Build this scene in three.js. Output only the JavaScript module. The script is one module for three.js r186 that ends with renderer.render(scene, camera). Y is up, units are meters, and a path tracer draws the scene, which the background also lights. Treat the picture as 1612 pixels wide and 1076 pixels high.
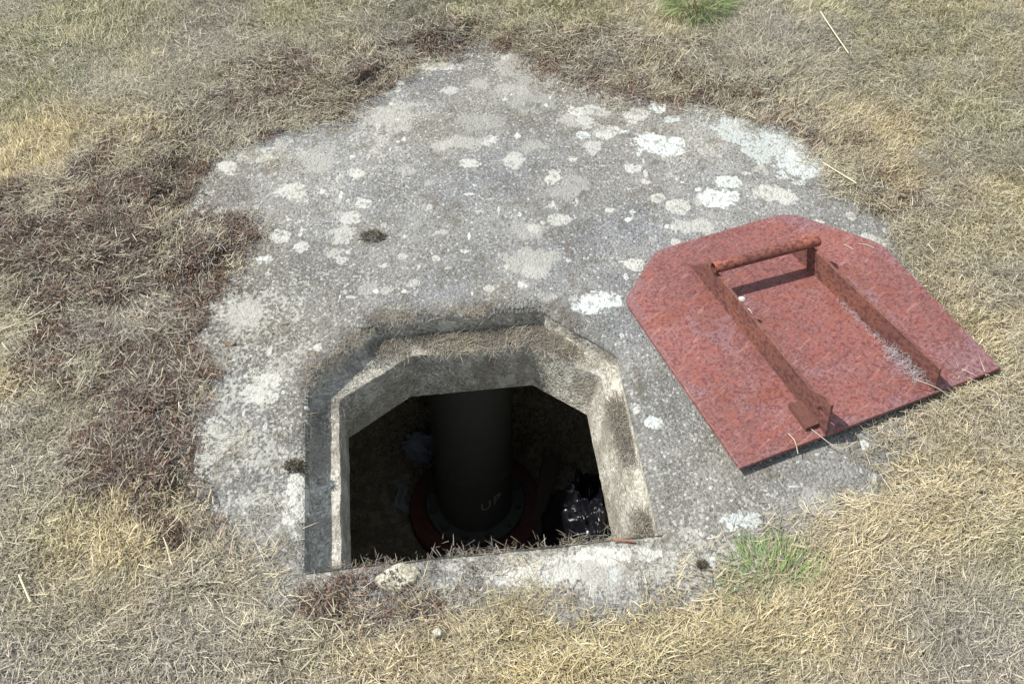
import * as THREE from 'three';
import { mergeGeometries } from 'three/addons/utils/BufferGeometryUtils.js';
import { FontLoader } from 'three/addons/loaders/FontLoader.js';
import { TextGeometry } from 'three/addons/geometries/TextGeometry.js';

// ---------------------------------------------------------------- camera, sky, sun, exposure
const scene = new THREE.Scene();
const camera = new THREE.PerspectiveCamera(2 * Math.atan(538 / 1608) * 180 / Math.PI, 1612 / 1076, 0.05, 2000);
camera.position.set(0, 1.6, 0);
camera.rotation.set(-50.5 * Math.PI / 180, 0, 0);
const SUN_EL = 55 * Math.PI / 180, SUN_AZ = 5 * Math.PI / 180;      // from the left, a little behind the hatch
const sunDir = new THREE.Vector3(-Math.cos(SUN_EL) * Math.cos(SUN_AZ), Math.sin(SUN_EL), -Math.cos(SUN_EL) * Math.sin(SUN_AZ));
{      // pale hazy summer sky
  const W = 512, H = 256, d = new Float32Array(W * H * 4), v = new THREE.Vector3();
  for (let j = 0; j < H; j++) for (let i = 0; i < W; i++) {
    const el = ((j + .5) / H - .5) * Math.PI, az = ((i + .5) / W - .5) * Math.PI * 2; v.set(Math.cos(el) * Math.cos(az), Math.sin(el), Math.cos(el) * Math.sin(az));
    const t = Math.pow(Math.max(0, Math.sin(el)), .5), c = Math.max(0, v.dot(sunDir)), glow = .35 * Math.pow(c, 6) + .9 * Math.pow(c, 60), k = (j * W + i) * 4;
    d[k] = .62 + (.30 - .62) * t + glow; d[k + 1] = .67 + (.37 - .67) * t + glow * .97; d[k + 2] = .72 + (.48 - .72) * t + glow * .92; d[k + 3] = 1;
  }
  const t = new THREE.DataTexture(d, W, H, THREE.RGBAFormat, THREE.FloatType); t.mapping = THREE.EquirectangularReflectionMapping; t.magFilter = THREE.LinearFilter; t.minFilter = THREE.LinearFilter; t.needsUpdate = true;
  scene.background = t; scene.environment = t;
}
const sun = new THREE.DirectionalLight(new THREE.Color(1, 0.975, 0.94), 4.1);
sun.position.copy(sunDir).multiplyScalar(8).add(new THREE.Vector3(0, 0, -1.4));
sun.target.position.set(0, 0, -1.4); scene.add(sun, sun.target);
sun.castShadow = true; sun.shadow.mapSize.set(4096, 4096); sun.shadow.radius = 1;
Object.assign(sun.shadow.camera, { left: -4, right: 4, top: 4, bottom: -4, near: 0.5, far: 30 });
const renderer = new THREE.WebGLRenderer({ antialias: true });
renderer.toneMapping = THREE.LinearToneMapping;
renderer.toneMappingExposure = 1.44;
renderer.shadowMap.enabled = true;

// ---------------------------------------------------------------- helpers
function rng(seed) { let a = seed >>> 0; return () => { a = (a + 0x6D2B79F5) | 0; let t = Math.imul(a ^ (a >>> 15), 1 | a); t = (t + Math.imul(t ^ (t >>> 7), 61 | t)) ^ t; return ((t ^ (t >>> 14)) >>> 0) / 4294967296; }; }
const hash = (x, y, s = 0) => { let h = Math.imul(x | 0, 374761393) + Math.imul(y | 0, 668265263) + Math.imul(s | 0, 974634777); h = Math.imul(h ^ (h >>> 13), 1274126177); return ((h ^ (h >>> 16)) >>> 0) / 4294967296; };
function vnoise(x, y, s = 0) {
  const xi = Math.floor(x), yi = Math.floor(y), fx = x - xi, fy = y - yi, u = fx * fx * (3 - 2 * fx), v = fy * fy * (3 - 2 * fy);
  const a = hash(xi, yi, s), b = hash(xi + 1, yi, s), c = hash(xi, yi + 1, s), d = hash(xi + 1, yi + 1, s);
  return a + (b - a) * u + (c - a) * v + (a - b - c + d) * u * v;
}
function fbm(x, y, o = 4, s = 0) { let a = 0.5, t = 0, n = 0; for (let i = 0; i < o; i++) { t += a * vnoise(x, y, s + i * 17); n += a; a *= 0.5; x = x * 2.03 + 11.3; y = y * 2.03 + 5.7; } return t / n; }
const clamp = (v, a = 0, b = 1) => Math.min(b, Math.max(a, v));
const sstep = (a, b, v) => { const t = clamp((v - a) / (b - a)); return t * t * (3 - 2 * t); };
const lerp = (a, b, t) => a + (b - a) * t;
const V3 = (x, y, z) => new THREE.Vector3(x, y, z);
function shadows(o) { o.traverse(c => { if (c.isMesh) { c.castShadow = true; c.receiveShadow = true; } }); return o; }
function mesh(name, geo, mat, parent = scene) { const m = new THREE.Mesh(geo, mat); m.name = name; m.castShadow = m.receiveShadow = true; parent.add(m); return m; }
function thing(name, label, category, group) { const g = new THREE.Group(); g.name = name; g.userData = { label, category }; if (group) g.userData.group = group; scene.add(g); return g; }
function tag(o, label, category, group) { Object.assign(o.userData, { label, category }); if (group) o.userData.group = group; return o; }
function structure(o, label, category) { Object.assign(o.userData, { kind: 'structure', label, category }); return o; }
function dataTex(w, h, data, srgb, repeat) {
  const t = new THREE.DataTexture(data, w, h, THREE.RGBAFormat);
  t.magFilter = THREE.LinearFilter; t.minFilter = THREE.LinearMipmapLinearFilter; t.generateMipmaps = true;
  if (repeat) t.wrapS = t.wrapT = THREE.RepeatWrapping;
  if (srgb) t.colorSpace = THREE.SRGBColorSpace;
  t.needsUpdate = true; return t;
}
function gridGeo(nu, nv, fn, closedU = false, uvFn) {      // fn(i,j) -> [x,y,z]
  const pos = [], uv = [], idx = [];
  for (let j = 0; j <= nv; j++) for (let i = 0; i <= nu; i++) { const p = fn(i, j); pos.push(p[0], p[1], p[2]); const q = uvFn ? uvFn(i, j, p) : [p[0], p[2]]; uv.push(q[0], q[1]); }
  const W = nu + 1;
  for (let j = 0; j < nv; j++) for (let i = 0; i < nu; i++) { const a = j * W + i; idx.push(a, a + 1, a + W, a + 1, a + W + 1, a + W); }
  const g = new THREE.BufferGeometry();
  g.setAttribute('position', new THREE.Float32BufferAttribute(pos, 3)); g.setAttribute('uv', new THREE.Float32BufferAttribute(uv, 2)); g.setIndex(idx);
  g.computeVertexNormals();
  if (closedU) { const n = g.attributes.normal; for (let j = 0; j <= nv; j++) { const a = j * W, b = a + nu; const v = V3(n.getX(a) + n.getX(b), n.getY(a) + n.getY(b), n.getZ(a) + n.getZ(b)).normalize(); n.setXYZ(a, v.x, v.y, v.z); n.setXYZ(b, v.x, v.y, v.z); } }
  return g;
}
function tubeAlong(pts, r, seg = 8, rad = 5) { return new THREE.TubeGeometry(new THREE.CatmullRomCurve3(pts), seg, r, rad, false); }

// ---------------------------------------------------------------- where the bare concrete shows, and the height of things
const SLAB_EDGE = [[-0.078, -2.342], [0.04, -2.285], [0.153, -2.181], [0.248, -2.128], [0.39, -2.102], [0.517, -2.09], [0.62, -2.039], [0.69, -1.99], [0.747, -1.884], [0.77, -1.772], [0.829, -1.677], [0.838, -1.567], [0.85, -1.419], [0.79, -1.25], [0.715, -1.142], [0.665, -1.041], [0.585, -0.965], [0.532, -0.894], [0.434, -0.845], [0.352, -0.803], [0.294, -0.773], [0.207, -0.75], [0.1, -0.745], [0.015, -0.75], [-0.06, -0.752], [-0.169, -0.76], [-0.354, -0.772], [-0.43, -0.815], [-0.497, -0.872], [-0.592, -0.959], [-0.615, -1.041], [-0.617, -1.142], [-0.589, -1.219], [-0.639, -1.316], [-0.646, -1.491], [-0.584, -1.567], [-0.582, -1.636], [-0.718, -1.646], [-0.79, -1.729], [-0.746, -1.861], [-0.668, -1.93], [-0.555, -2.002], [-0.435, -2.039], [-0.396, -2.128], [-0.274, -2.235]];
function sdPoly(P, x, z) {
  let d = Infinity, inside = false;
  for (let i = 0, j = P.length - 1; i < P.length; j = i++) {
    const ax = P[j][0], az = P[j][1], ex = P[i][0] - ax, ez = P[i][1] - az, wx = x - ax, wz = z - az;
    const t = clamp((wx * ex + wz * ez) / (ex * ex + ez * ez)), bx = wx - ex * t, bz = wz - ez * t;
    d = Math.min(d, bx * bx + bz * bz);
    if ((P[i][1] > z) !== (P[j][1] > z) && x < (P[j][0] - P[i][0]) * (z - P[i][1]) / (P[j][1] - P[i][1]) + P[i][0]) inside = !inside;
  }
  return (inside ? -1 : 1) * Math.sqrt(d);
}
const slabSD0 = (x, z) => sdPoly(SLAB_EDGE, x, z) - .045;
const slabSD = (x, z) => slabSD0(x, z) + (fbm(x * 9, z * 9, 3, 5) - 0.5) * 0.13 + (fbm(x * 45, z * 45, 2, 8) - 0.5) * 0.05;
const HA = 6.7 * Math.PI / 180, HO = [-0.355, -0.812];      // the hatchway's corner and turn
const hw = (u, v) => [HO[0] + u * Math.cos(HA) - v * Math.sin(HA), HO[1] - u * Math.sin(HA) - v * Math.cos(HA)];
const HOLE_OUT = [[0, 0], [.622, 0], [.622, .415], [.485, .557], [.13, .557], [0, .42]].map(p => hw(...p));
const HOLE_IN = [[.054, .03], [.59, .03], [.59, .403], [.457, .502], [.197, .502], [.054, .406]].map(p => hw(...p));
const HOLE_LOW = [[.056, .03], [.57, .03], [.568, .405], [.462, .498], [.192, .498], [.056, .404]].map(p => hw(...p));
const slabTop = (x, z) => -0.012 * ((x - 0.05) ** 2 + (z + 1.5) ** 2) + (fbm(x * 6, z * 6, 3, 31) - 0.5) * 0.008;
function groundTop(x, z) {
  const n = (fbm(x * 3, z * 3, 4, 41) - 0.5) * 0.06 + (fbm(x * 22, z * 22, 3, 47) - 0.5) * 0.02;
  if (Math.abs(x) > 2 || Math.abs(z + 1.5) > 2) return n * 0.8 + 0.004;
  const d = slabSD(x, z);
  return lerp(slabTop(x, z) - 0.06, 0.004 + Math.max(n, -0.012), sstep(-0.02, 0.05, d));
}
const surfTop = (x, z) => Math.max(slabSD0(x, z) < 0.25 ? slabTop(x, z) : -1, groundTop(x, z));

// ---------------------------------------------------------------- textures
const LICHEN = [[-0.002,-2.271,0.043,0.056,0],[0.058,-2.155,0.068,0.084,0],[-0.06,-2.027,0.057,0.045,0],[-0.056,-1.959,0.02,0.019,1],[-0.129,-1.949,0.046,0.029,0],[-0.178,-1.935,0.028,0.021,0],[0.045,-1.944,0.028,0.024,0],[0.003,-1.884,0.023,0.025,1],[0.139,-1.787,0.043,0.037,0],[0.093,-1.719,0.013,0.011,1],[0.103,-1.681,0.023,0.019,1],[0.03,-1.642,0.037,0.032,0],[0.044,-1.542,0.055,0.048,0],[0.156,-2.032,0.035,0.035,0],[0.224,-1.99,0.036,0.032,1],[0.157,-2.077,0.019,0.02,1],[0.306,-2.052,0.038,0.023,1],[0.365,-2.09,0.021,0.02,2],[0.396,-2.044,0.017,0.017,2],[0.36,-1.944,0.065,0.036,2],[0.273,-2.141,0.068,0.034,0],[0.177,-1.978,0.016,0.014,2],[0.576,-2.002,0.081,0.049,2],[0.635,-1.935,0.077,0.057,2],[0.687,-1.865,0.06,0.05,2],[0.495,-1.803,0.03,0.02,2],[0.475,-1.746,0.041,0.03,2],[0.6,-1.765,0.053,0.03,1],[0.411,-1.656,0.046,0.026,1],[0.362,-1.733,0.013,0.008,2],[-0.469,-1.872,0.05,0.05,0],[-0.617,-1.9,0.04,0.028,1],[-0.747,-1.719,0.041,0.042,1],[-0.687,-1.865,0.03,0.021,1],[-0.528,-2.032,0.057,0.017,0],[-0.52,-1.622,0.02,0.022,1],[-0.57,-1.401,0.053,0.039,0],[-0.391,-1.577,0.026,0.016,0],[-0.311,-1.467,0.022,0.015,0],[-0.343,-1.729,0.017,0.015,1],[-0.377,-1.687,0.027,0.021,1],[-0.508,-1.768,0.032,0.026,1],[-0.442,-1.772,0.021,0.017,1],[0.185,-1.431,0.06,0.027,2],[0.267,-1.538,0.019,0.015,1],[0.411,-0.914,0.034,0.015,2],[0.386,-0.897,0.013,0.01,2],[0.558,-0.946,0.037,0.029,0],[0.274,-1.12,0.021,0.013,2],[0.097,-0.815,0.049,0.026,1],[0.142,-0.839,0.055,0.017,1],[0.214,-0.847,0.044,0.012,1],[0.015,-0.803,0.06,0.021,1],[0.167,-0.803,0.049,0.024,0],[-0.395,-0.946,0.025,0.066,1],[-0.569,-1.083,0.048,0.043,1],[-0.486,-1.203,0.037,0.039,1],[-0.294,-2.052,0.071,0.055,0],[-0.334,-2.155,0.041,0.026,0],[-0.21,-2.263,0.05,0.025,1],[-0.248,-1.843,0.021,0.016,0],[0.263,-1.677,0.011,0.01,2],[0.222,-1.708,0.012,0.008,1],[0.347,-1.656,0.011,0.01,2],[-0.107,-1.872,0.024,0.016,1],[0.31,-1.805,0.013,0.009,1],[0.197,-2.077,0.029,0.02,1],[-0.277,-1.538,0.014,0.011,1],[-0.244,-1.563,0.012,0.01,1],[-0.156,-2.155,0.026,0.018,1],[-0.091,-2.181,0.026,0.021,0],[0.142,-1.884,0.014,0.012,1],[0.791,-1.606,0.034,0.02,1],[0.525,-2.155,0.032,0.021,1],[0.685,-2.052,0.047,0.023,0]];
const SX0 = -1.15, SZ0 = -2.65, SW = 2.3;      // metres that the slab's colour sheet spans
function slabTextures() {
  const N = 2048, col = new Uint8Array(N * N * 4), bmp = new Uint8Array(N * N * 4), px = SW / N;
  const F = new Float32Array(N * N * 3), Hh = new Float32Array(N * N);
  const r = rng(7);
  for (let j = 0; j < N; j++) for (let i = 0; i < N; i++) {
    const x = SX0 + (i + .5) * px, z = SZ0 + (j + .5) * px, k = j * N + i;
    const big = fbm(x * 2.2, z * 2.2, 3, 61), mid = fbm(x * 14, z * 14, 3, 67);
    let b = 115 + (big - .5) * 46 + (mid - .5) * 40;
    let h = .45 + (mid - .5) * .3;
    // aggregate: small stones showing through the worn cement
    for (let sc = 0; sc < 2; sc++) {
      const cs = sc ? 0.0042 : 0.0085, gx = Math.floor(x / cs), gz = Math.floor(z / cs);
      let best = 9, id = 0;
      for (let a = -1; a <= 1; a++) for (let c = -1; c <= 1; c++) {
        const cx = (gx + a + hash(gx + a, gz + c, 71 + sc)) * cs, cz = (gz + c + hash(gx + a, gz + c, 73 + sc)) * cs;
        const q = Math.hypot(x - cx, z - cz) / cs; if (q < best) { best = q; id = hash(gx + a, gz + c, 79 + sc); }
      }
      const s = sstep(.42, .28, best);
      if (id > .45) { b = lerp(b, id > .93 ? 182 : id > .76 ? 152 : id > .58 ? 130 : 92, s * (sc ? .75 : .8)); h += s * .25; }
      else { b -= s * 14; h -= s * .12; }
    }
    const g = hash(i, j, 3); b += (g - .5) * 26; h += (g - .5) * .15;
    const warm = fbm(x * 5, z * 5, 2, 83) - .5;
    let R = b + 2 + warm * 9, G = b + warm * 4, B = b - 6 - warm * 7;
    // crusts of pale growth, grainy, thick on the left shoulder and the near lip
    const area = .30 * Math.exp(-(((x + .52) / .17) ** 2 + ((z + 1.08) / .3) ** 2)) + .24 * Math.exp(-(((x + .42) / .22) ** 2 + ((z + 1.9) / .22) ** 2)) + .17 * Math.exp(-(((x + .55) / .25) ** 2 + ((z + 1.4) / .25) ** 2))
      + .4 * Math.exp(-(((x - .1) / .35) ** 2 + ((z + .82) / .08) ** 2)) + .15 * Math.exp(-(((x - .45) / .2) ** 2 + ((z + .95) / .15) ** 2)) + .18 * Math.exp(-(((x - .5) / .35) ** 2 + ((z + 1.95) / .2) ** 2));
    const crust = sstep(.02, .1, area + fbm(x * 22, z * 22, 4, 91) * .5 + fbm(x * 190, z * 190, 2, 97) * .7 - .86);
    if (crust > 0) { const t = crust * .62, q = 176 + (g - .5) * 50; R = lerp(R, q + 3, t); G = lerp(G, q, t); B = lerp(B, q - 12, t); h += .2 * t; }
    // dirt lodged in the hollows
    const dirt = sstep(.62, .8, fbm(x * 40, z * 40, 4, 101) + (g - .5) * .14) * .5;
    R = lerp(R, 92, dirt); G = lerp(G, 84, dirt); B = lerp(B, 72, dirt);
    F[k * 3] = R; F[k * 3 + 1] = G; F[k * 3 + 2] = B; Hh[k] = h;
  }
  const spots = LICHEN.map(l => l.slice());
  for (let i = 0; i < 330; i++) { const x = -.85 + r() * 1.75, z = -2.35 + r() * 1.65; spots.push([x, z, .003 + .011 * r() ** 2.5, .003 + .011 * r() ** 2.5, r() < .6 ? 1 : 2]); }
  for (let i = 0; i < 100; i++) { const z = -2.3 + .95 * r() ** 1.5, x = -.7 + 1.5 * r(), q = .006 + .018 * r() ** 2; spots.push([x, z, q * (.8 + .6 * r()), q * (.8 + .6 * r()), r() < .55 ? 0 : 1]); }
  const tone = [[156, 153, 144], [178, 176, 166], [186, 190, 183]];
  for (const [cx, cz, rx, rz, t] of spots) {
    const R = Math.max(rx, rz) * 2.0, i0 = Math.max(0, Math.floor((cx - R - SX0) / px)), i1 = Math.min(N - 1, Math.ceil((cx + R - SX0) / px)), j0 = Math.max(0, Math.floor((cz - R - SZ0) / px)), j1 = Math.min(N - 1, Math.ceil((cz + R - SZ0) / px));
    const sd = Math.floor(cx * 997 + cz * 577), br = .92 + .14 * hash(sd, 3, 1);
    for (let j = j0; j <= j1; j++) for (let i = i0; i <= i1; i++) {
      const x = SX0 + (i + .5) * px, z = SZ0 + (j + .5) * px, k = j * N + i;
      let d = Math.hypot((x - cx) / rx, (z - cz) / rz) + (fbm(x * 30, z * 30, 4, 111 + sd % 50) - .5) * 1.7 + (fbm(x * 170, z * 170, 2, 131) - .5) * (t === 0 ? .8 : .55);
      let a = t === 0 ? sstep(1.15, .75, d) * .82 : sstep(1.06, .9, d) * .9;
      if (a <= 0) continue;
      const pit = sstep(.58, .7, fbm(x * 130, z * 130, 2, 141)) * (t === 0 ? .3 : .55), g = (hash(i, j, 9) - .5) * (t === 0 ? 30 : 22);
      a *= 1 - pit;
      F[k * 3] = lerp(F[k * 3], tone[t][0] * br + g, a); F[k * 3 + 1] = lerp(F[k * 3 + 1], tone[t][1] * br + g, a); F[k * 3 + 2] = lerp(F[k * 3 + 2], tone[t][2] * br + g, a);
      Hh[k] += a * (t === 0 ? .1 : .3);
    }
  }
  for (let k = 0; k < N * N; k++) { for (let c = 0; c < 3; c++) col[k * 4 + c] = clamp(F[k * 3 + c], 0, 255); col[k * 4 + 3] = 255; bmp[k * 4] = bmp[k * 4 + 1] = bmp[k * 4 + 2] = clamp(Hh[k]) * 255; bmp[k * 4 + 3] = 255; }
  return [dataTex(N, N, col, true), dataTex(N, N, bmp, false)];
}
function tileTex(N, fn, srgb = true) { const d = new Uint8Array(N * N * 4); for (let j = 0; j < N; j++) for (let i = 0; i < N; i++) { const c = fn(i / N, j / N, i, j), k = (j * N + i) * 4; d[k] = clamp(c[0], 0, 255); d[k + 1] = clamp(c[1], 0, 255); d[k + 2] = clamp(c[2], 0, 255); d[k + 3] = 255; } return dataTex(N, N, d, srgb, true); }

const [slabMap, slabBump] = slabTextures();
const M = {};
const std = (o) => new THREE.MeshStandardMaterial(Object.assign({ roughness: .95, side: THREE.DoubleSide }, o));
M.slab = std({ map: slabMap, bumpMap: slabBump, bumpScale: .004, roughness: .97 });
// cast concrete of the hatch frame: 1 m tile, darker with old damp growth
const frameMap = tileTex(1024, (u, v, i, j) => {
  const a = fbm(u * 9, v * 9, 4, 201), g = hash(i, j, 4), s = fbm(u * 60, v * 60, 3, 205), al = sstep(.5, .66, fbm(u * 14 + 4, v * 8, 4, 211)), li = sstep(.66, .7, fbm(u * 34, v * 34, 4, 221));
  const st = hash(Math.floor(i / 4), Math.floor(j / 4), 8), s5 = vnoise(i / 4, j / 4, 207); let b = 152 + (a - .5) * 44 + (s - .5) * 54 + (g - .5) * 44 + (s5 > .74 ? 46 : s5 < .24 ? -40 : 0) * (.5 + .5 * st); let c = [b + 5, b, b - 13];
  c = c.map((q, n) => lerp(q, [118, 112, 98][n] + (g - .5) * 24, al * .45)); return c.map((q, n) => lerp(q, [190, 188, 176][n] + (g - .5) * 20, li * .6));
});
const frameBump = tileTex(1024, (u, v, i, j) => { const q = 128 + (fbm(u * 60, v * 60, 4, 231) - .5) * 160 + (vnoise(i / 4, j / 4, 207) - .5) * 130 + (hash(i, j, 6) - .5) * 50; return [q, q, q]; }, false);
M.frame = std({ map: frameMap, bumpMap: frameBump, bumpScale: .003 });
// dry topsoil with rotted thatch
M.ground = std({ map: tileTex(1024, (u, v, i, j) => {
  const a = fbm(u * 12, v * 12, 5, 301), f = fbm(u * 220 + v * 40, v * 60, 2, 311), f2 = fbm(u * 60, v * 220 - u * 50, 2, 313), g = hash(i, j, 11);
  const q = (a - .5) * 70 + (g - .5) * 30, s = sstep(.6, .72, Math.max(f, f2)); return [lerp(98 + q, 158, s), lerp(88 + q, 144, s), lerp(72 + q * .9, 112, s)];
}), bumpMap: tileTex(512, (u, v) => { const q = 255 * fbm(u * 60, v * 60, 4, 321); return [q, q, q]; }, false), bumpScale: .006 });
// red oxide paint breaking up into rust
const lidFn = (u, v, i, j) => {
  const x = u, y = v, e = Math.min(Math.abs(x), Math.abs(.594 - x), Math.abs(y), Math.abs(.553 - y), Math.abs((x - 0) * .6585 - (y - .452) * .7526), Math.abs((x - .57) * .79 + (y - .404) * .613));
  const a = fbm(u * 5, v * 5, 5, 401), sp = fbm(u * 190 + 3, v * 230, 3, 405), o = sstep(.52, .7, fbm(u * 60, v * 80, 4, 411)), dk = sstep(.6, .68, fbm(u * 230 + 7, v * 270, 2, 421)), g = hash(i, j, 13) - .5;
  const w = sstep(.5, .62, fbm(u * 9 + 9, v * 9, 5, 431) + (sp - .5) * .3 + .3 * Math.exp(-e / .012) - .03), r = sstep(.64, .7, fbm(u * 16 + 2, v * 16, 5, 441) + (sp - .5) * .16), sc = sstep(.77, .8, fbm(u * 30 + v * 12, v * 260 - u * 90, 2, 451));
  let c = [123 + (a - .5) * 44 + (sp - .5) * 40 + g * 24, 79 + (a - .5) * 26 + (sp - .5) * 30 + g * 20, 72 + (a - .5) * 20 + (sp - .5) * 30 + g * 20];
  c = c.map((q, n) => lerp(q, [138, 76, 62][n], o * .45));
  c = c.map((q, n) => lerp(q, [122, 92, 94][n] + g * 24 + (sp - .5) * 30, w * .72));
  c = c.map((q, n) => lerp(q, [118, 66, 50][n] + g * 20, r * .5));
  c = c.map((q, n) => lerp(q, [88, 42, 44][n], dk * .6)); return c.map((q, n) => lerp(q, [160, 120, 112][n], sc * .5));
};
const lidMap = tileTex(1024, lidFn);
const lidBump = tileTex(1024, (u, v, i, j) => { const q = 128 + (fbm(u * 150, v * 190, 3, 405) - .5) * 150 + (hash(i, j, 17) - .5) * 50; return [q, q, q]; }, false);
M.lid = std({ map: lidMap, bumpMap: lidBump, bumpScale: .0016, roughness: .72, metalness: 0 });
M.rust = std({ map: tileTex(512, (u, v, i, j) => {
  const a = fbm(u * 10, v * 10, 4, 501), s = sstep(.52, .64, fbm(u * 170, v * 170, 3, 511)), g = hash(i, j, 19) - .5; let c = [116 + (a - .5) * 50 + g * 24, 74 + (a - .5) * 30 + g * 20, 62 + (a - .5) * 14 + g * 18]; return c.map((q, n) => lerp(q, [74, 42, 40][n], s * .65));
}), bumpMap: lidBump, bumpScale: .0012, roughness: .85 });
M.rustOrange = std({ map: tileTex(512, (u, v, i, j) => {
  const a = fbm(u * 14, v * 14, 4, 521), s = sstep(.5, .62, fbm(u * 160, v * 160, 3, 531)), g = hash(i, j, 23) - .5; let c = [128 + (a - .5) * 70 + g * 24, 76 + (a - .5) * 40 + g * 20, 60 + (a - .5) * 20 + g * 18]; return c.map((q, n) => lerp(q, [80, 38, 36][n], s * .75));
}), bumpMap: lidBump, bumpScale: .0014, roughness: .8 });

// ---------------------------------------------------------------- ground: one sheet out to the horizon, open over the pit
{
  const ax = (c) => { const t = [0]; let s = .018, q = 0; while (q < 2.0) { q += s; t.push(q); } while (q < 900) { s *= 1.28; q += s; t.push(q); } return [...t.slice(1).reverse().map(k => c - k), ...t.map(k => c + k)]; };
  const xs = ax(0), zs = ax(-1.5), nx = xs.length - 1, nz = zs.length - 1;
  const g = gridGeo(nx, nz, (i, j) => { const x = xs[i], z = zs[j]; return [x, groundTop(x, z), z]; });
  const id = g.index.array, keep = [], p = g.attributes.position;
  for (let t = 0; t < id.length; t += 3) {
    let inHole = false; for (let e = 0; e < 3; e++) if (Math.abs(p.getX(id[t + e])) < 1 && sdPoly(HOLE_OUT, p.getX(id[t + e]), p.getZ(id[t + e])) < .08) inHole = true;
    if (!inHole) keep.push(id[t], id[t + 2], id[t + 1]);
  }
  g.setIndex(keep); g.computeVertexNormals();
  const uv = g.attributes.uv; for (let i = 0; i < uv.count; i++) uv.setXY(i, uv.getX(i) * .9, uv.getY(i) * .9);
  structure(mesh('ground', g, M.ground), 'dry pale soil and thatch under the parched grass', 'ground');
}

// ---------------------------------------------------------------- concrete slab with its stepped hatchway
function samplePoly(P, per) {      // per[i] points along edge i, corners kept
  const out = []; for (let i = 0; i < P.length; i++) { const a = P[i], b = P[(i + 1) % P.length]; for (let k = 0; k < per[i]; k++) { const t = k / per[i]; out.push([lerp(a[0], b[0], t), lerp(a[1], b[1], t)]); } } out.push(P[0].slice()); return out;
}
const PER = [62, 42, 22, 36, 22, 42];
const ringO = samplePoly(HOLE_OUT, PER), ringI = samplePoly(HOLE_IN, PER), ringL = samplePoly(HOLE_LOW, PER), NR = ringO.length - 1;
const hc = hw(.311, .28);
const slab = thing('concrete_slab', 'weathered grey lichen-spotted concrete slab with a stepped six-sided hatchway', 'slab');
{
  const ero = (i) => { const a = ringO[i % NR]; return fbm(a[0] * 22, a[1] * 22, 3, 601); };
  const out = ringO.map((p, i) => { const a = Math.atan2(p[1] - hc[1], p[0] - hc[0]); // outer limit of the slab, under the turf
    const dx = Math.cos(a), dz = Math.sin(a), cx = .03, cz = -1.5, R = 1.08, ox = hc[0] - cx, oz = hc[1] - cz, b = ox * dx + oz * dz, t = -b + Math.sqrt(b * b - (ox * ox + oz * oz - R * R)); return [hc[0] + dx * t, hc[1] + dz * t]; });
  const J = 70;
  const topG = gridGeo(NR, J + 4, (i, j) => {
    const k = i % NR, o = ringO[k], w = out[k], e = ero(k);
    const dl = Math.hypot(w[0] - o[0], w[1] - o[1]), ux = (w[0] - o[0]) / dl, uz = (w[1] - o[1]) / dl;
    let s, dy = 0;
    const cut = .002 + e * .008;
    if (j === 0) { s = -.003; dy = -.014 - e * .006; } else if (j === 1) { s = -.0005; dy = -.008 - e * .004; } else if (j === 2) { s = .003 + cut * .3; dy = -.004 - e * .004; } else if (j === 3) { s = .01 + cut * .8; dy = -.001; } else s = .022 + cut + (dl - .05) * ((j - 4) / J) ** 1.25;
    const x = o[0] + ux * s, z = o[1] + uz * s;
    return [x, slabTop(x, z) + dy + (fbm(x * 60, z * 60, 2, 607) - .5) * .003, z];
  }, true, (i, j, p) => [(p[0] - SX0) / SW, (p[2] - SZ0) / SW]);
  mesh('slab_surface', topG, M.slab, slab);
  // skirt and underside
  const under = gridGeo(NR, 3, (i, j) => { const k = i % NR, w = out[k], l = ringL[k]; if (j === 0) return [w[0], slabTop(w[0], w[1]) - .002, w[1]]; if (j === 1) return [w[0], -.22, w[1]]; const q = j === 2 ? .6 : 1; return [lerp(w[0], l[0], q), j === 2 ? -.215 : -.2, lerp(w[1], l[1], q)]; }, true, (i, j) => [i / NR * 4, j * .4]);
  mesh('underside', under, M.frame, slab);
  // rebate: wall, ledge, inner wall
  const prof = [[0, 0, -.008], [0, 0, -.03], [.015, 0, -.05], [.04, 0, -.063], [.25, 0, -.067], [.5, 0, -.067], [.75, 0, -.066], [.97, 0, -.066], [1, 0, -.069], [1, .1, -.085], [1, .3, -.11], [1, .6, -.15], [1, .9, -.188], [1, 1, -.2]];
  let L = 0; const per = []; for (let i = 0; i <= NR; i++) { per.push(L); if (i < NR) L += Math.hypot(ringO[i + 1][0] - ringO[i][0], ringO[i + 1][1] - ringO[i][1]); }
  const vv = [0, .012, .03, .045, .058, .07, .085, .1, .108, .122, .147, .187, .225, .24];
  const fr = gridGeo(NR, prof.length - 1, (i, j) => {
    const k = i % NR, [a, b, y] = prof[j], o = ringO[k], n = ringI[k], l = ringL[k];
    let x = lerp(lerp(o[0], n[0], a), l[0], b), z = lerp(lerp(o[1], n[1], a), l[1], b);
    const dx = x - hc[0], dz = z - hc[1], d = Math.hypot(dx, dz), q = (fbm(x * 18 + y * 30, z * 18 - y * 20, 3, 611) - .5) * (b > 0 ? .003 : .006) + (fbm(per[k] * 70, y * 70, 2, 617) - .5) * .002;
    const qq = j < 3 ? .004 + Math.abs(q) * .3 : q; return [x + dx / d * qq, y + (fbm(x * 40, z * 40, 3, 613) - .5) * (a > 0 && b === 0 ? .005 : .001), z + dz / d * q];
  }, true, (i, j) => [per[i], vv[j]]);
  mesh('hatch_rebate', fr, M.frame, slab);
}

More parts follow.
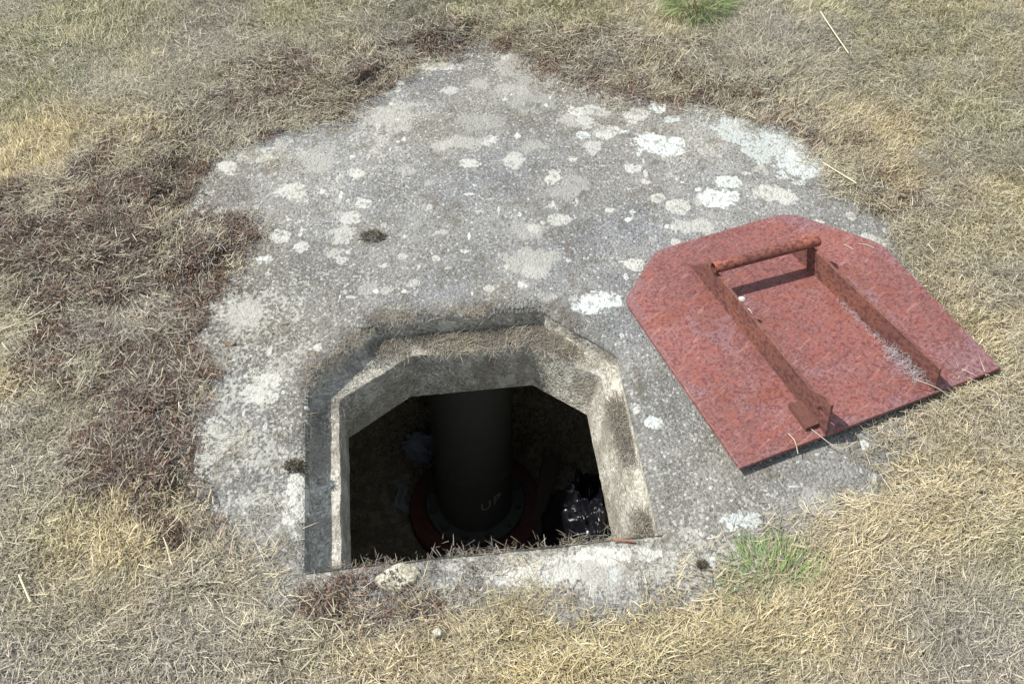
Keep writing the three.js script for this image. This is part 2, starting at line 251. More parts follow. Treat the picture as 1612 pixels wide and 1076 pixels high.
// ---------------------------------------------------------------- the pit below
const PC = [-.13, -1.40], PF = -1.2;
{
  const pts = [[.52, -.216], [.5, PF - .02], [.6, PF - .02], [.62, -.216], [.52, -.216]].map(p => new THREE.Vector2(...p));
  const m = mesh('pit_wall', new THREE.LatheGeometry(pts, 72), std({ map: frameMap, color: new THREE.Color(1.1, 1.05, .93), bumpMap: frameBump, bumpScale: .004 }));
  m.position.set(PC[0], 0, PC[1]); { const uv = m.geometry.attributes.uv; for (let i = 0; i < uv.count; i++) uv.setXY(i, uv.getX(i) * 3, uv.getY(i) * 2.4); }
  structure(m, 'curved concrete wall of the pit seen through the hatchway', 'pit wall');
  const f = mesh('pit_floor', new THREE.CylinderGeometry(.515, .515, .03, 64), std({ map: frameMap, color: new THREE.Color(.85, .78, .68), roughness: .9 })); f.position.set(PC[0], PF - .015, PC[1]);
  structure(f, 'black floor at the bottom of the pit', 'pit floor');
}
{
  const cx = -.112, cz = -1.62, R = .112;
  const col = thing('lifting_column', 'thick dark steel column with UP painted on it, down in the pit', 'column'); col.position.set(cx, PF, cz);
  const dark = std({ color: new THREE.Color(.1, .105, .095), roughness: .65, bumpMap: lidBump, bumpScale: .002 }), red = std({ map: lidMap, color: new THREE.Color(.7, .66, .64), roughness: .8 });
  const lathe = (a, s = 48) => new THREE.LatheGeometry(a.map(p => new THREE.Vector2(...p)), s);
  mesh('base_drum', lathe([[0, 0], [.2, 0], [.205, .01], [.205, .04], [.198, .05], [.16, .05], [0, .05]]), red, col);
  mesh('flange', lathe([[.05, .05], [.15, .05], [.152, .055], [.152, .072], [.148, .077], [.113, .078]]), dark, col);
  mesh('shaft', lathe([[R, .05], [R, .3], [R + .004, .305], [R + .004, .325], [R, .33], [R, .96], [R - .004, .965], [0, .965]]), dark, col);
  const boltG = new THREE.CylinderGeometry(.011, .011, .016, 6);
  for (let i = 0; i < 12; i++) { const b = mesh('bolt', boltG, dark, col), a = i / 12 * Math.PI * 2 + .2; b.position.set(Math.cos(a) * .133, .085, Math.sin(a) * .133); }
  // stencilled letters bent round the shaft
  const font = await new FontLoader().loadAsync('fonts/droid/droid_sans_regular.typeface.json');
  const tg = new TextGeometry('UP', { font, size: .04, depth: .0012, curveSegments: 6 }); tg.computeBoundingBox();
  const w = tg.boundingBox.max.x, p = tg.attributes.position;
  for (let i = 0; i < p.count; i++) { const a = (p.getX(i) - w / 2 + .052) / R, r = R + .0006 + p.getZ(i), y = p.getY(i) + .205 + (p.getX(i) - w / 2) * .35; p.setXYZ(i, Math.sin(a) * r, y, Math.cos(a) * r); }
  tg.computeVertexNormals(); const lt = mesh('lettering', tg, std({ color: new THREE.Color(.42, .42, .37) }), col); lt.userData.label = 'hand-painted white letters UP';
  // guide rail clamped beside the column
  const pb = thing('leaning_plank', 'narrow brown plank leaning inside the pit right of the column', 'plank');
  const a = V3(.06, PF + .005, -1.46), b = V3(.122, PF + .07, -1.77), d = b.clone().sub(a), len = d.length();
  const pg = new THREE.BoxGeometry(.05, len, .02, 3, 8, 2); { const q = pg.attributes.position; for (let i = 0; i < q.count; i++) { q.setX(i, q.getX(i) + (fbm(q.getY(i) * 18, 3, 2, 7) - .5) * .008); } pg.computeVertexNormals(); }
  const pm = mesh('board', pg, std({ color: new THREE.Color(.11, .085, .06) }), pb); pb.position.copy(a.clone().add(b).multiplyScalar(.5).add(V3(0, .012, 0))); pb.quaternion.setFromUnitVectors(V3(0, 1, 0), d.clone().normalize());
}
function crumple(cx, cy, cz, rx, ry, rz, seed, nu = 64, nv = 40, amp = .35, sharp = 1) {      // creased closed bag
  return gridGeo(nu, nv, (i, j) => {
    const th = (i % nu) / nu * Math.PI * 2, ph = j / nv * Math.PI, sx = Math.sin(ph) * Math.cos(th), sy = Math.cos(ph), sz = Math.sin(ph) * Math.sin(th);
    let n = 0, f = 2.2, a = 1; for (let o = 0; o < 4; o++) { n += a * (1 - Math.abs(2 * vnoise(sx * f + sy * f * .7 + 9, sz * f - sy * f * .5 + 4, seed + o) - 1)) ; f *= 2.1; a *= .52; }
    const k = 1 + (n - 1.0) * amp; return [cx + sx * rx * k, cy + sy * ry * k, cz + sz * rz * k];
  }, true);
}
{
  const bag = tag(mesh('black_plastic_bag', crumple(0, 0, 0, .13, .31, .17, 900, 120, 80, .34), new THREE.MeshPhysicalMaterial({ color: new THREE.Color(.006, .006, .009), roughness: .34, clearcoat: .3, clearcoatRoughness: .2, side: THREE.DoubleSide })), 'crumpled shiny black plastic sack in the right corner of the pit', 'plastic bag');
  bag.position.set(.215, PF + .31, -1.27);
  const bl = tag(mesh('blue_plastic_scrap', crumple(0, 0, 0, .05, .06, .03, 930, 40, 24, .6), std({ color: new THREE.Color(.42, .5, .62), roughness: .4 })), 'crumpled pale blue plastic scrap at the foot of the pit wall left of the column', 'plastic scrap'); bl.position.set(-.292, PF + .06, -1.82);
  const st = tag(mesh('pale_rag', gridGeo(6, 16, (i, j) => [(i / 6 - .5) * .035 + Math.sin(j * .5) * .012, .012 + .012 * vnoise(i * .7, j * .6, 5) + .006 * Math.sin(i * 2), (j / 16 - .5) * .12]), std({ color: new THREE.Color(.3, .34, .34) })), 'narrow pale strip of rag lying beside the column base', 'rag'); st.position.set(-.345, PF, -1.66); st.rotation.y = .3;
}

// ---------------------------------------------------------------- red steel hatch lid lying upside down on the slab
const lid = thing('hatch_lid', 'red rusty steel hatch lid with cut corners lying on the slab', 'hatch lid');
const LB = [.415, -1.005], LA = 23 * Math.PI / 180;
const LID_T = .009;
{
  lid.position.set(LB[0], .011, LB[1]); lid.rotation.order = 'YXZ'; lid.rotation.y = LA; lid.rotation.x = -.012;
  // local frame: x along the front edge, y up, -z towards the cut corners
  const P = [[0, 0], [.594, 0], [.589, .366], [.583, .386], [.57, .404], [.486, .512], [.468, .532], [.442, .545], [.41, .55], [.15, .556], [.126, .553], [.108, .543], [.012, .466], [0, .452], [-.004, .436]];
  const sh = new THREE.Shape(P.map(p => new THREE.Vector2(...p)));
  const g = new THREE.ExtrudeGeometry(sh, { depth: LID_T - .004, bevelEnabled: true, bevelThickness: .002, bevelSize: .002, bevelOffset: -.002, bevelSegments: 2 });
  g.rotateX(-Math.PI / 2); g.translate(0, .002, 0);
  // finer mesh is not needed: the plate is flat steel
  mesh('plate', g, M.lid, lid);
  const railMat = M.rust, th = .006;
  function rail(pts, hole, u0, u1, vFar) {
    const s = new THREE.Shape(pts.map(p => new THREE.Vector2(...p)));
    if (hole) { const h = new THREE.Path(); h.absarc(hole[0], hole[1], .0085, 0, Math.PI * 2, true); s.holes.push(h); }
    const q = new THREE.ExtrudeGeometry(s, { depth: th - .0016, bevelEnabled: true, bevelThickness: .0008, bevelSize: .0008, bevelOffset: -.0008, bevelSegments: 1, curveSegments: 10 });
    // shape x = distance from the front edge (v), shape y = height
    q.applyMatrix4(new THREE.Matrix4().makeBasis(V3(0, 0, -1), V3(0, 1, 0), V3(1, 0, 0)));
    const a = Math.atan2(u0 - u1, vFar);   // rails are a little out of square
    q.rotateY(a); q.translate(u0 - th / 2, LID_T - .0005, 0);
    return q;
  }
  mesh('stiffener', rail([[0, -.003], [.012, .079], [.03, .08], [.07, .06], [.432, .06], [.486, 0], [.486, -.0005]].map(([a, b]) => [a, Math.max(b, 0)]), [.03, .042], .188, .174, .486), railMat, lid).userData.label = 'left stiffening plate ending in a lug with a bolt hole';
  mesh('stiffener', rail([[.004, 0], [.014, .058], [.405, .058], [.445, 0]], null, .44, .398, .4), railMat, lid);
  // lug foot and welded pad at the holed end
  const pad = new THREE.BoxGeometry(.03, .012, .06); pad.translate(.17, LID_T + .0055, -.052); mesh('hinge_pad', pad, railMat, lid);
  // hollow handle tube across the two stiffeners
  const a = V3(.168, LID_T + .0715, -.404), b = V3(.41, LID_T + .0715, -.388), d = b.clone().sub(a), len = d.length(), r0 = .0125, r1 = .0098;
  const tube = new THREE.LatheGeometry([[r1, 0], [r0, 0], [r0, len * .25], [r0, len * .5], [r0, len * .75], [r0, len], [r1, len], [r1, len * .5], [r1, 0]].map(p => new THREE.Vector2(...p)), 28);
  { const uv = tube.attributes.uv; for (let i = 0; i < uv.count; i++) uv.setXY(i, uv.getX(i) * .1, uv.getY(i) * .5); }
  const tm = mesh('handle', tube, M.rustOrange, lid); tm.position.copy(a); tm.quaternion.setFromUnitVectors(V3(0, 1, 0), d.clone().normalize()); tm.userData.label = 'hollow rusty tube handle';
  // weld runs along the stiffeners
  for (const [u0, u1, v0, v1] of [[.190, .178, .1, .47], [.442, .404, .03, .43]]) {
    const pts = []; for (let k = 0; k <= 24; k++) { const t = k / 24; pts.push(V3(lerp(u0, u1, t) + .001 + .0016 * (hash(k, 9, 3) - .5), LID_T + .001 + .0016 * hash(k, 4, 3), -lerp(v0, v1, t))); }
    mesh('weld', tubeAlong(pts, .003, 72, 6), M.rust, lid);
  }
}
lid.updateMatrixWorld(true);
const onLid = (u, h, v) => V3(u, LID_T + h, -v).applyMatrix4(lid.matrixWorld);

// ---------------------------------------------------------------- grass, thatch, moss and clippings
function bladeSet() { return { p: [], n: [], c: [], i: [] }; }
function blade(B, x, y, z, len, w, head, lean, curl, col, seg = 3) {      // a bent ribbon from (x,y,z); lean from upright, curl adds per segment
  const dx = Math.cos(head), dz = Math.sin(head), sx = -dz, sz = dx; let a = lean, px = x, py = y, pz = z; const st = len / seg, base = B.p.length / 3;
  for (let k = 0; k <= seg; k++) {
    const hwid = w * .5 * (k === seg ? .15 : 1 - .35 * (k / seg) ** 2);
    B.p.push(px - sx * hwid, py, pz - sz * hwid, px + sx * hwid, py, pz + sz * hwid);
    const ny = Math.sin(a), nr = -Math.cos(a); B.n.push(dx * nr, ny, dz * nr, dx * nr, ny, dz * nr);
    B.c.push(...col, ...col);
    px += dx * Math.sin(a) * st; pz += dz * Math.sin(a) * st; py += Math.cos(a) * st; a += curl;
    if (k < seg) { const q = base + k * 2; B.i.push(q, q + 1, q + 2, q + 1, q + 3, q + 2); }
  }
}
function bladeGeo(B) { const g = new THREE.BufferGeometry(); g.setAttribute('position', new THREE.Float32BufferAttribute(B.p, 3)); g.setAttribute('normal', new THREE.Float32BufferAttribute(B.n, 3)); g.setAttribute('color', new THREE.Float32BufferAttribute(B.c, 3)); g.setIndex(B.i); return g; }
const R = rng(2024);
const rr = (a, b) => a + (b - a) * R();
function tuftDry() { const B = bladeSet(); for (let k = 0; k < 26; k++) { const v = rr(.55, 1.3), t = R(); blade(B, rr(-.018, .018), -.003, rr(-.018, .018), rr(.010, .034), rr(.0007, .0015), rr(-1.5, 1.5) + (R() < .2 ? 3.1 : 0), rr(.1, 1.1), rr(-.1, .75), [v, v * lerp(.96, 1.01, t), v * lerp(.84, .98, t)]); } return bladeGeo(B); }
function tuftFlat() { const B = bladeSet(); for (let k = 0; k < 30; k++) { const v = rr(.45, 1.35), t = R(); blade(B, rr(-.028, .028), rr(-.002, .008), rr(-.028, .028), rr(.010, .036), rr(.0007, .0014), rr(-1.4, 1.4) + (R() < .3 ? 3.1 : 0), rr(1.1, 1.7), rr(-.3, .35), [v, v * lerp(.965, 1.0, t), v * lerp(.88, 1.0, t)], 4); } return bladeGeo(B); }
function tuftStraw() { const B = bladeSet(); for (let k = 0; k < 7; k++) { const v = rr(.75, 1.25); blade(B, rr(-.05, .05), rr(.001, .008), rr(-.05, .05), rr(.008, .042), rr(.0006, .0014), rr(0, 6.283), rr(1.42, 1.6), rr(-.12, .16), [v, v * .98, v * .94], 2); } return bladeGeo(B); }
function tuftMoss() { const B = bladeSet(); for (let k = 0; k < 46; k++) { const v = rr(.45, 1.5), t = R(), a = rr(0, 6.283), q = .022 * Math.sqrt(R()); blade(B, Math.cos(a) * q, -.002 + .006 * (1 - (q / .022) ** 2), Math.sin(a) * q, rr(.003, .009), rr(.0009, .002), rr(0, 6.283), rr(.1, 1.2), rr(0, .6), [v, v * lerp(.92, 1.03, t), v * lerp(.85, 1, t)], 2); } return bladeGeo(B); }
function tuftGreen(n, rad, l0, l1) { const B = bladeSet(); for (let k = 0; k < n; k++) { const v = rr(.55, 1.3), t = R(), a = rr(0, 6.283), q = rad * Math.sqrt(R()); const dry = R() < .24; blade(B, Math.cos(a) * q, -.004, Math.sin(a) * q, rr(l0, l1) * (1 - .35 * R()), rr(.0007, .0017), a + rr(-.7, .7), rr(.1, .5) + q / rad * .6, rr(.05, .4), dry ? [.4 * v, .345 * v, .2 * v] : [lerp(.13, .25, t) * v, lerp(.24, .32, t) * v, lerp(.06, .1, t) * v], 4); } return bladeGeo(B); }
const ANCH = {
  green: [[0.44,-0.79,0.05],[0.5,-2.47,0.08],[-0.19,-2.53,0.14],[0.87,-2.5,0.14],[-1.21,-2.35,0.19],[-0.57,-2.5,0.21],[-1.08,-2.56,0.18],[1.18,-2.0,0.14],[1.15,-2.38,0.17],[0.86,-0.83,0.07],[0.13,-2.51,0.16],[-1.23,-2.1,0.1]],
  straw: [[-0.72,-0.84,0.14],[0.74,-0.95,0.15],[0.2,-0.66,0.16],[0.91,-1.23,0.11],[-1.14,-1.93,0.12],[0.93,-2.0,0.09],[-0.21,-0.68,0.15],[0.9,-1.42,0.12],[0.52,-0.74,0.14],[0.05,-0.65,0.14],[-0.98,-1.22,0.07],[0.36,-0.69,0.08],[0.91,-1.79,0.09],[1.09,-1.71,0.12]],
  mauve: [[-0.79,-0.72,0.13],[0.73,-0.72,0.13],[0.98,-1.77,0.12],[-0.82,-2.44,0.16],[-0.29,-2.44,0.16],[-0.98,-1.57,0.11],[-0.92,-1.04,0.09],[-0.56,-0.68,0.08],[0.67,-2.38,0.14]],
  moss: [[-0.86,-1.84,0.12],[-0.97,-1.57,0.12],[-0.82,-1.49,0.15],[-0.7,-1.28,0.1],[-0.74,-1.16,0.12],[-0.64,-1.04,0.07],[-0.73,-1.01,0.07],[-0.73,-1.65,0.1],[-0.67,-1.62,0.08],[-0.58,-2.09,0.1],[-0.47,-2.19,0.13],[-0.34,-2.26,0.07],[-0.73,-2.03,0.09],[-0.63,-2.21,0.1],[-0.69,-1.22,0.07],[-0.9,-1.28,0.08],[0.09,-2.28,0.12],[0.26,-2.25,0.13],[0.42,-2.22,0.12],[0.56,-2.18,0.08],[0.63,-2.08,0.08],[-0.18,-2.38,0.07],[0.77,-1.98,0.08],[0.87,-1.77,0.06],[-0.27,-0.8,0.08],[-0.14,-0.8,0.06],[-0.59,-0.95,0.07],[-1.08,-1.71,0.07],[-0.18,-0.79,0.04],[-0.31,-0.79,0.05],[-0.45,-0.84,0.04],[-0.95,-1.71,0.09],[-0.63,-1.49,0.05],[-0.64,-1.71,0.06]],
};
const mossPatch = (x, z) => sstep(.36, .58, fbm(x * 13, z * 13, 3, 751) * .75 + .25 * fbm(x * 50, z * 50, 2, 757)) * (x > -.2 ? .18 : z > -.86 ? .35 : z < -1.88 ? .28 : 1);
const infl = (k, x, z) => { let s = 0; for (const [ax, az, r] of ANCH[k]) { const d2 = ((x - ax) ** 2 + (z - az) ** 2) / (r * r); if (d2 < 6) s += Math.exp(-d2); } return s; };
const outside = (x, z) => Math.max(0, Math.hypot(x, z + 1.5) - 1.5);
const bladeMat = new THREE.MeshStandardMaterial({ vertexColors: true, roughness: .85, side: THREE.DoubleSide });
const inLid = (x, z) => { const c = Math.cos(LA), s = Math.sin(LA), dx = x - LB[0], dz = z - LB[1], u = dx * c - dz * s, v = -(dx * s + dz * c) ; return u > -.01 && u < .6 && v > -.008 && v < .56 && !(u + v < .44 - 1 + 1 - 0 && false); };
const kinds = {
  dry_grass: { v: [tuftDry(), tuftDry(), tuftDry(), tuftDry()], list: [], label: 'short parched grass blades standing all round the slab', category: 'grass' },
  dead_thatch: { v: [tuftFlat(), tuftFlat(), tuftFlat(), tuftFlat()], list: [], label: 'flattened grey dead grass matted on the soil', category: 'thatch' },
  straw_clippings: { v: [tuftStraw(), tuftStraw(), tuftStraw()], list: [], label: 'loose pale straw clippings strewn over turf and slab edge', category: 'straw' },
  moss: { v: [tuftMoss(), tuftMoss(), tuftMoss()], list: [], label: 'dark brown dried moss along the left and far slab edge', category: 'moss' },
};
const flow = (x, z) => 12.6 * fbm(x * 1.7 + 3, z * 1.7, 3, 771);      // the way the sward lies
const put = (k, x, y, z, s, c, tilt = 0, sy = 1) => kinds[k].list.push([x, y, z, s, c, k === 'dry_grass' || k === 'dead_thatch' ? flow(x, z) + rr(-.9, .9) : rr(0, 6.283), tilt, rr(0, 6.283), sy]);
const tint = (c, k) => [c[0] * k, c[1] * k, c[2] * k];
const mix3 = (a, b, t) => [lerp(a[0], b[0], t), lerp(a[1], b[1], t), lerp(a[2], b[2], t)];
const C = { straw: [.51, .435, .29], gold: [.47, .375, .205], grey: [.40, .365, .31], mauve: [.33, .30, .275], green: [.19, .22, .085], olive: [.36, .34, .215], pale: [.54, .495, .38], moss: [.085, .072, .052], mossR: [.135, .076, .052] };
for (let n = 0; n < 300000; n++) {
  const rad = 3.2 * Math.sqrt(R()), a = R() * 6.283, x = rad * Math.cos(a), z = -1.5 + rad * Math.sin(a);
  if (z > .6 || inLid(x, z)) continue;
  const near = rad < 2.0, d = near ? slabSD(x, z) : 1;
  if (d < -.01 && (R() > .3 * Math.exp((d + .01) / .025) || sdPoly(HOLE_OUT, x, z) < .03)) continue;
  const g = infl('green', x, z) + sstep(.55, .75, fbm(x * 2.4, z * 2.4, 3, 701)) * .5 * sstep(1.0, 1.6, rad), s = infl('straw', x, z) + sstep(.5, .7, fbm(x * 3.1, z * 3.1, 3, 711)) * .5, m = infl('mauve', x, z) + sstep(.5, .7, fbm(x * 3.7, z * 3.7, 3, 721)) * .5, k = infl('moss', x, z) * mossPatch(x, z);
  const y = d < .06 ? surfTop(x, z) : groundTop(x, z);
  const pt = fbm(x * 14, z * 14, 3, 731);
  if (near && k > .15 && R() < .92 * sstep(.12, .45, k)) { if (R() < .5) { put('moss', x, surfTop(x, z) + .002, z, rr(.7, 1.3), tint(mix3(C.moss, C.mossR, R()), rr(.7, 1.6))); } if (R() < .86) continue; }
  const up = clamp(.42 + .5 * s + .3 * g - .45 * m - .5 * k + (pt - .5) * 1.4, .06, .9) * sstep(-.06, .08, d);
  let c = mix3(C.grey, C.straw, clamp(.35 + .5 * s - .3 * m + (R() - .5) * .5 + (pt - .5)));
  c = mix3(c, C.mauve, clamp(m * .55 + k * .5)); c = mix3(c, C.gold, clamp(s * .8 * R())); c = mix3(c, R() < .4 ? C.green : C.olive, clamp(g * 1.0 * R() + (R() < .08 ? .5 : 0)));
  c = mix3(c, C.olive, .06 + .25 * sstep(.42, .66, fbm(x * 5, z * 5, 3, 781))); const b = rr(.8, 1.4); c = c.map(q => q * b);
  if (R() < up) put('dry_grass', x, y, z, rr(.7, 1.25) * lerp(.75, 1.1, clamp(s + g)), c, rr(0, .35));
  else put('dead_thatch', x, y + rr(.0, .006), z, rr(.7, 1.15), c.map(q => q * .95), rr(0, .25));
  if (R() < .055 + .1 * clamp(k)) put('straw_clippings', x, y + .008 + .006 * R(), z, rr(.7, 1.2), tint(C.pale, rr(.7, 1.15)), rr(0, .2));
}
// moss mats that creep onto the concrete, and clippings blown onto it
for (const [ax, az, r] of ANCH.moss) for (let n = 0; n < 900 * r * r / .0064; n++) {
  const a = R() * 6.283, q = r * 1.25 * Math.sqrt(R()), x = ax + q * Math.cos(a), z = az + q * Math.sin(a); if (sdPoly(HOLE_OUT, x, z) < .02) continue;
  { const sd = slabSD0(x, z); if (R() > (.06 + mossPatch(x, z)) * .8 * (sd > 0 ? 1 : Math.exp(sd / .028))) continue; }
  put('moss', x, surfTop(x, z) + .005, z, rr(.8, 1.6), tint(mix3(C.moss, C.mossR, R()), rr(.7, 1.9)));
  if (R() < .09) put('straw_clippings', x, surfTop(x, z) + .008, z, rr(.6, 1), tint(C.pale, rr(.55, 1)), rr(0, .25));
  if (R() < .16) put('dead_thatch', x, surfTop(x, z) + .006, z, rr(.5, .9), tint(C.mauve, rr(.6, 1.3)), rr(0, .25));
}
for (let n = 0; n < 16000; n++) {
  const x = rr(-.95, .95), z = rr(-2.4, -.68), d = slabSD(x, z); if (d > .02 || sdPoly(HOLE_OUT, x, z) < .03 || inLid(x, z)) continue;
  const left = sstep(-.25, -.6, x) * sstep(-1.7, -1.2, z), lip = sstep(-.88, -.82, z) * sstep(.3, -.1, x);
  if (R() > Math.exp(d / .04) * .5 + .08 * left + .2 * lip) continue;
  put(R() < .45 ? 'dead_thatch' : 'straw_clippings', x, slabTop(x, z) + .002, z, rr(.4, .9), tint((R() < .6 ? C.grey : C.pale), rr(.45, .95)), rr(0, .1), .5);
}
// straw and litter lodged on the ledge of the hatchway and along its far and right rim
for (let n = 0; n < 1500; n++) {
  const k = Math.floor(R() * NR), seg = k < 62 ? 0 : k < 104 ? 1 : k < 126 ? 2 : k < 162 ? 3 : k < 184 ? 4 : 5;
  if (R() > [.2, 1, 1, 1, .5, .15][seg] * sstep(.34, .56, fbm(k * .09, 2, 2, 761))) continue;
  const t = rr(.12, .85), x = lerp(ringO[k][0], ringI[k][0], t), z = lerp(ringO[k][1], ringI[k][1], t);
  put(R() < .7 ? 'dead_thatch' : 'straw_clippings', x, -.064 + rr(0, .004), z, rr(.5, .9), tint(mix3(C.straw, C.mauve, R() ** .5), rr(.35, .9)), rr(0, .25), .6);
}
for (let n = 0; n < 260; n++) {      // rim overhang
  const k = Math.floor(rr(100, 190)) % NR, t = rr(-.5, .25); if (R() > sstep(.42, .62, fbm(k * .11, 7, 2, 767))) continue; const x = lerp(ringO[k][0], ringI[k][0], t), z = lerp(ringO[k][1], ringI[k][1], t);
  put('dead_thatch', x, slabTop(x, z) - .004 + rr(0, .004), z, rr(.35, .65), tint(mix3(C.straw, C.mauve, R() ** .5), rr(.35, .9)), rr(0, .3), .6);
}
for (let n = 0; n < 80; n++) {      // litter on the near lip
  const x = rr(-.36, .12), z = lerp(-.812, -.884, clamp((x + .355) / .62)) + rr(.012, .06); if (R() > sstep(.15, -.2, x) + .15) continue;
  put(R() < .6 ? 'dead_thatch' : 'moss', x, slabTop(x, z), z, rr(.35, .7), tint((R() < .6 ? C.grey : C.moss), rr(.6, 1.2)), rr(0, .2), .6);
}
for (const name in kinds) {
  const K = kinds[name], grp = new THREE.Group(); grp.name = name; grp.userData = { kind: 'stuff', label: K.label, category: K.category }; scene.add(grp);
  const nv = K.v.length, m4 = new THREE.Matrix4(), q = new THREE.Quaternion(), q2 = new THREE.Quaternion(), ax = V3(0, 0, 0), col = new THREE.Color();
  for (let v = 0; v < nv; v++) {
    const L = K.list.filter((_, i) => i % nv === v), im = new THREE.InstancedMesh(K.v[v], bladeMat, L.length); im.name = { dry_grass: 'blades', dead_thatch: 'dead_blades', straw_clippings: 'clippings', moss: 'moss_shoots' }[name]; im.userData.kind = 'stuff'; im.castShadow = im.receiveShadow = true;
    L.forEach(([x, y, z, s, c, yaw, tilt, td, sy], i) => {
      q.setFromAxisAngle(ax.set(Math.cos(td), 0, Math.sin(td)), tilt); q2.setFromAxisAngle(V3(0, 1, 0), yaw); q.multiply(q2);
      m4.compose(V3(x, y, z), q, V3(s, s * sy, s)); im.setMatrixAt(i, m4); im.setColorAt(i, col.setRGB(c[0], c[1], c[2]));
    });
    grp.add(im);
  }
}

// ---------------------------------------------------------------- single small things
const stemMat = (c) => std({ color: new THREE.Color(...c), roughness: .8 });
const strawMat = stemMat([.62, .54, .36]);
function stalk(name, pts, r, label, mat = strawMat, category = 'stalk') { return tag(mesh(name, tubeAlong(pts, r, 14, 5), mat), label, category); }
const onG = (x, z, h = 0) => V3(x, surfTop(x, z) + h, z);
function greenTuft(x, z, n, rad, l0, l1, label) { const t = tag(mesh('green_grass_tuft', tuftGreen(n, rad, l0, l1), bladeMat), label, 'grass tuft', 'green grass tufts'); t.position.set(x, surfTop(x, z) + .003, z); return t; }
greenTuft(.455, -.785, 1100, .085, .02, .055, 'spiky green grass tuft at the near right edge of the slab');
greenTuft(.509, -2.5, 800, .07, .05, .11, 'bright green grass tuft in the dry grass beyond the slab').name = 'green_grass_tuft_001';
stalk('dry_stalk', [onG(.816, -2.392, .05), onG(.84, -2.32, .045), onG(.868, -2.249, .03)], .0018, 'long straight pale grass stalk in the far right grass');
stalk('dry_stalk_001', [onG(.736, -1.865, .012), onG(.765, -1.82, .018), onG(.792, -1.772, .03)], .0016, 'pale stalk lying across the slab edge beyond the lid');
stalk('dry_stalk_002', [onG(-.83, -.791, .025), onG(-.812, -.765, .025), onG(-.793, -.739, .022)], .0018, 'short thick pale stalk in the near left grass');
stalk('orange_twig', [onG(.178, -.869, .004), onG(.196, -.868, .006), onG(.214, -.866, .005)], .0023, 'short orange twig on the near right corner of the hatchway', stemMat([.3, .13, .07]), 'twig');
stalk('straw_stalk', [onLid(.51, .002, .408), onLid(.514, .003, .398), onLid(.519, .002, .387)], .0009, 'short straw on the lid just right of the handle', stemMat([.5, .44, .32]), 'straw');
stalk('straw_stalk_001', [onLid(.54, .002, .397), onLid(.552, .003, .388), onLid(.563, .002, .374)], .0009, 'short straw on the right cut corner of the lid', stemMat([.5, .44, .32]), 'straw');
stalk('straw_stalk_002', [onLid(.122, .002, .03), onLid(.124, .002, .012), onLid(.118, -.006, -.012)], .0009, 'straw hanging over the front edge of the lid near its left corner', stemMat([.5, .44, .32]), 'straw');
stalk('straw_stalk_003', [onLid(.16, .002, .05), onLid(.17, .003, .01), onLid(.2, -.012, -.03), onLid(.24, -.014, -.028)], .0009, 'curved straw at the foot of the holed lug', stemMat([.5, .44, .32]), 'straw');
stalk('straw_stalk_004', [onLid(.395, .03, .03), onLid(.43, .02, 0), onLid(.462, -.004, -.03)], .0009, 'straw sticking out past the end of the right stiffener', stemMat([.5, .44, .32]), 'straw');
stalk('straw_stalk_005', [onLid(.178, .05, .31), onLid(.186, .055, .285), onLid(.195, .012, .265)], .0009, 'pale straw caught on the left stiffener', stemMat([.7, .66, .52]), 'straw');
{
  const p = onLid(.181, .064, .312), s = tag(mesh('snail_shell', (() => { const g = new THREE.SphereGeometry(.006, 16, 12), q = g.attributes.position; for (let i = 0; i < q.count; i++) { const a = Math.atan2(q.getZ(i), q.getX(i)); const k = 1 + .12 * Math.sin(a * 2 + q.getY(i) * 500); q.setXYZ(i, q.getX(i) * k * 1.1, q.getY(i) * .85, q.getZ(i) * k); } g.computeVertexNormals(); return g; })(), std({ color: new THREE.Color(.52, .5, .44), roughness: .6 })), 'small white snail shell on top of the left stiffener', 'snail shell'); s.position.copy(p);
}
{      // old web with caught fluff along the right stiffener
  const q = rng(77), gs = [];
  for (let k = 0; k < 200; k++) {
    const v = k < 120 ? .02 + .1 * q() : .1 + .17 * q(), u = .44 - v * .1, L = k < 120 ? .035 : .014, h0 = .002 + (k < 120 ? .03 : .01) * q();
    const a = V3(u - .006 - L * q(), h0 * q(), v + (q() - .5) * .03), b = V3(u - .004 - .01 * q(), h0, v + (q() - .5) * .03), m = a.clone().lerp(b, .5); m.y += (q() - .4) * .006; m.x += (q() - .5) * .01;
    gs.push(tubeAlong([a, m, b].map(p => onLid(p.x, p.y + .001, p.z)), .00012 + .00018 * q(), 5, 3));
  }
  tag(mesh('cobweb', mergeGeometries(gs), std({ color: new THREE.Color(.5, .49, .5), roughness: 1 })), 'dusty grey cobweb along the foot of the right stiffener', 'cobweb');
}
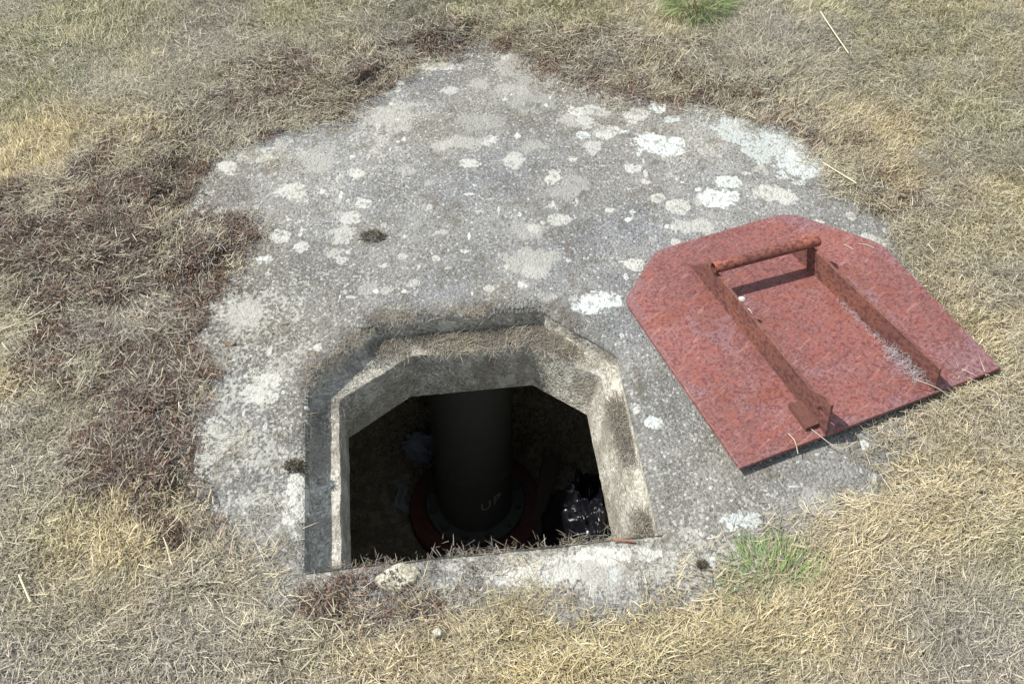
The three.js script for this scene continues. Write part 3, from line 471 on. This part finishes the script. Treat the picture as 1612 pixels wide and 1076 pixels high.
function rock(name, x, z, rx, ry, rz, seed, mat, label, category, turn = 0, dy = 0) {
  const g = new THREE.IcosahedronGeometry(1, 4), q = g.attributes.position; const cache = new Map();
  for (let i = 0; i < q.count; i++) { const v = V3(q.getX(i), q.getY(i), q.getZ(i)).normalize(); const n = .72 + .5 * fbm(v.x * 1.6 + 7, v.z * 1.6 + v.y * 1.1, 3, seed) + .1 * (fbm(v.x * 7 + v.y * 3, v.z * 7, 2, seed + 3) - .5); const yy = Math.sign(v.y) * Math.min(1, Math.abs(v.y) * 1.5); q.setXYZ(i, v.x * rx * n, yy * ry * (.85 + .2 * n), v.z * rz * n); }
  g.deleteAttribute('normal'); g.computeVertexNormals();
  const uv = g.attributes.uv; for (let i = 0; i < uv.count; i++) uv.setXY(i, q.getX(i) * 1.2, q.getZ(i) * 1.2);
  const m = tag(mesh(name, g, mat), label, category); m.position.set(x, surfTop(x, z) + ry * .6 + dy, z); m.rotation.y = turn; return m;
}
const paleStone = std({ map: frameMap, color: new THREE.Color(1.1, 1.1, 1.02), bumpMap: frameBump, bumpScale: .004 });
rock('flat_stone', -.193, -.8, .038, .006, .024, 815, paleStone, 'flat whitish stone on the near lip of the hatchway', 'stone', .2);
rock('small_stone', -.121, -.691, .009, .006, .008, 817, paleStone, 'tiny white stone in the grass in front of the hatchway', 'stone', .2, .02);
{
  const leaf = (name, x, z, s, c, label, turn) => { const g = gridGeo(8, 6, (i, j) => { const u = i / 8 * 2 - 1, v = (j / 6 * 2 - 1) * Math.sqrt(Math.max(0, 1 - u * u)) * .45; return [u * s, .25 * s * u * u + .3 * s * v * v + .1 * s * vnoise(i, j, 5), v * s]; }); const m = tag(mesh(name, g, stemMat(c)), label, 'leaf'); m.position.copy(onG(x, z, .002)); m.rotation.y = turn; return m; };
  leaf('dead_leaf', .696, -2.467, .028, [.35, .16, .07], 'curled orange-brown leaf in the grass at the far right', .2);
  leaf('dead_leaf_001', -.575, -1.316, .014, [.16, .11, .07], 'dull brown leaf on the left side of the slab', -.1);
}
function mossClump(name, x, z, r, label) { const B = bladeSet(); for (let k = 0; k < 260; k++) { const v = rr(.5, 1.7), a = rr(0, 6.283), q = r * Math.sqrt(R()); blade(B, Math.cos(a) * q, .01 * (1 - (q / r) ** 2) - .001, Math.sin(a) * q * .6, rr(.004, .012), rr(.0012, .0024), rr(0, 6.283), rr(.1, 1.3), rr(0, .6), [.075 * v, .062 * v, .038 * v], 2); } const m = tag(mesh(name, bladeGeo(B), bladeMat), label, 'moss'); m.position.set(x, slabTop(x, z), z); return m; }
mossClump('moss_clump', -.311, -1.622, .03, 'small dark moss clump alone on the slab left of centre');
mossClump('moss_clump_001', -.4, -1.024, .022, 'dark moss clump on the slab beside the left edge of the hatchway');
mossClump('moss_clump_002', .327, -.823, .007, 'tiny dark moss speck on the slab left of the near green tuft');

shadows(scene);
renderer.render(scene, camera);
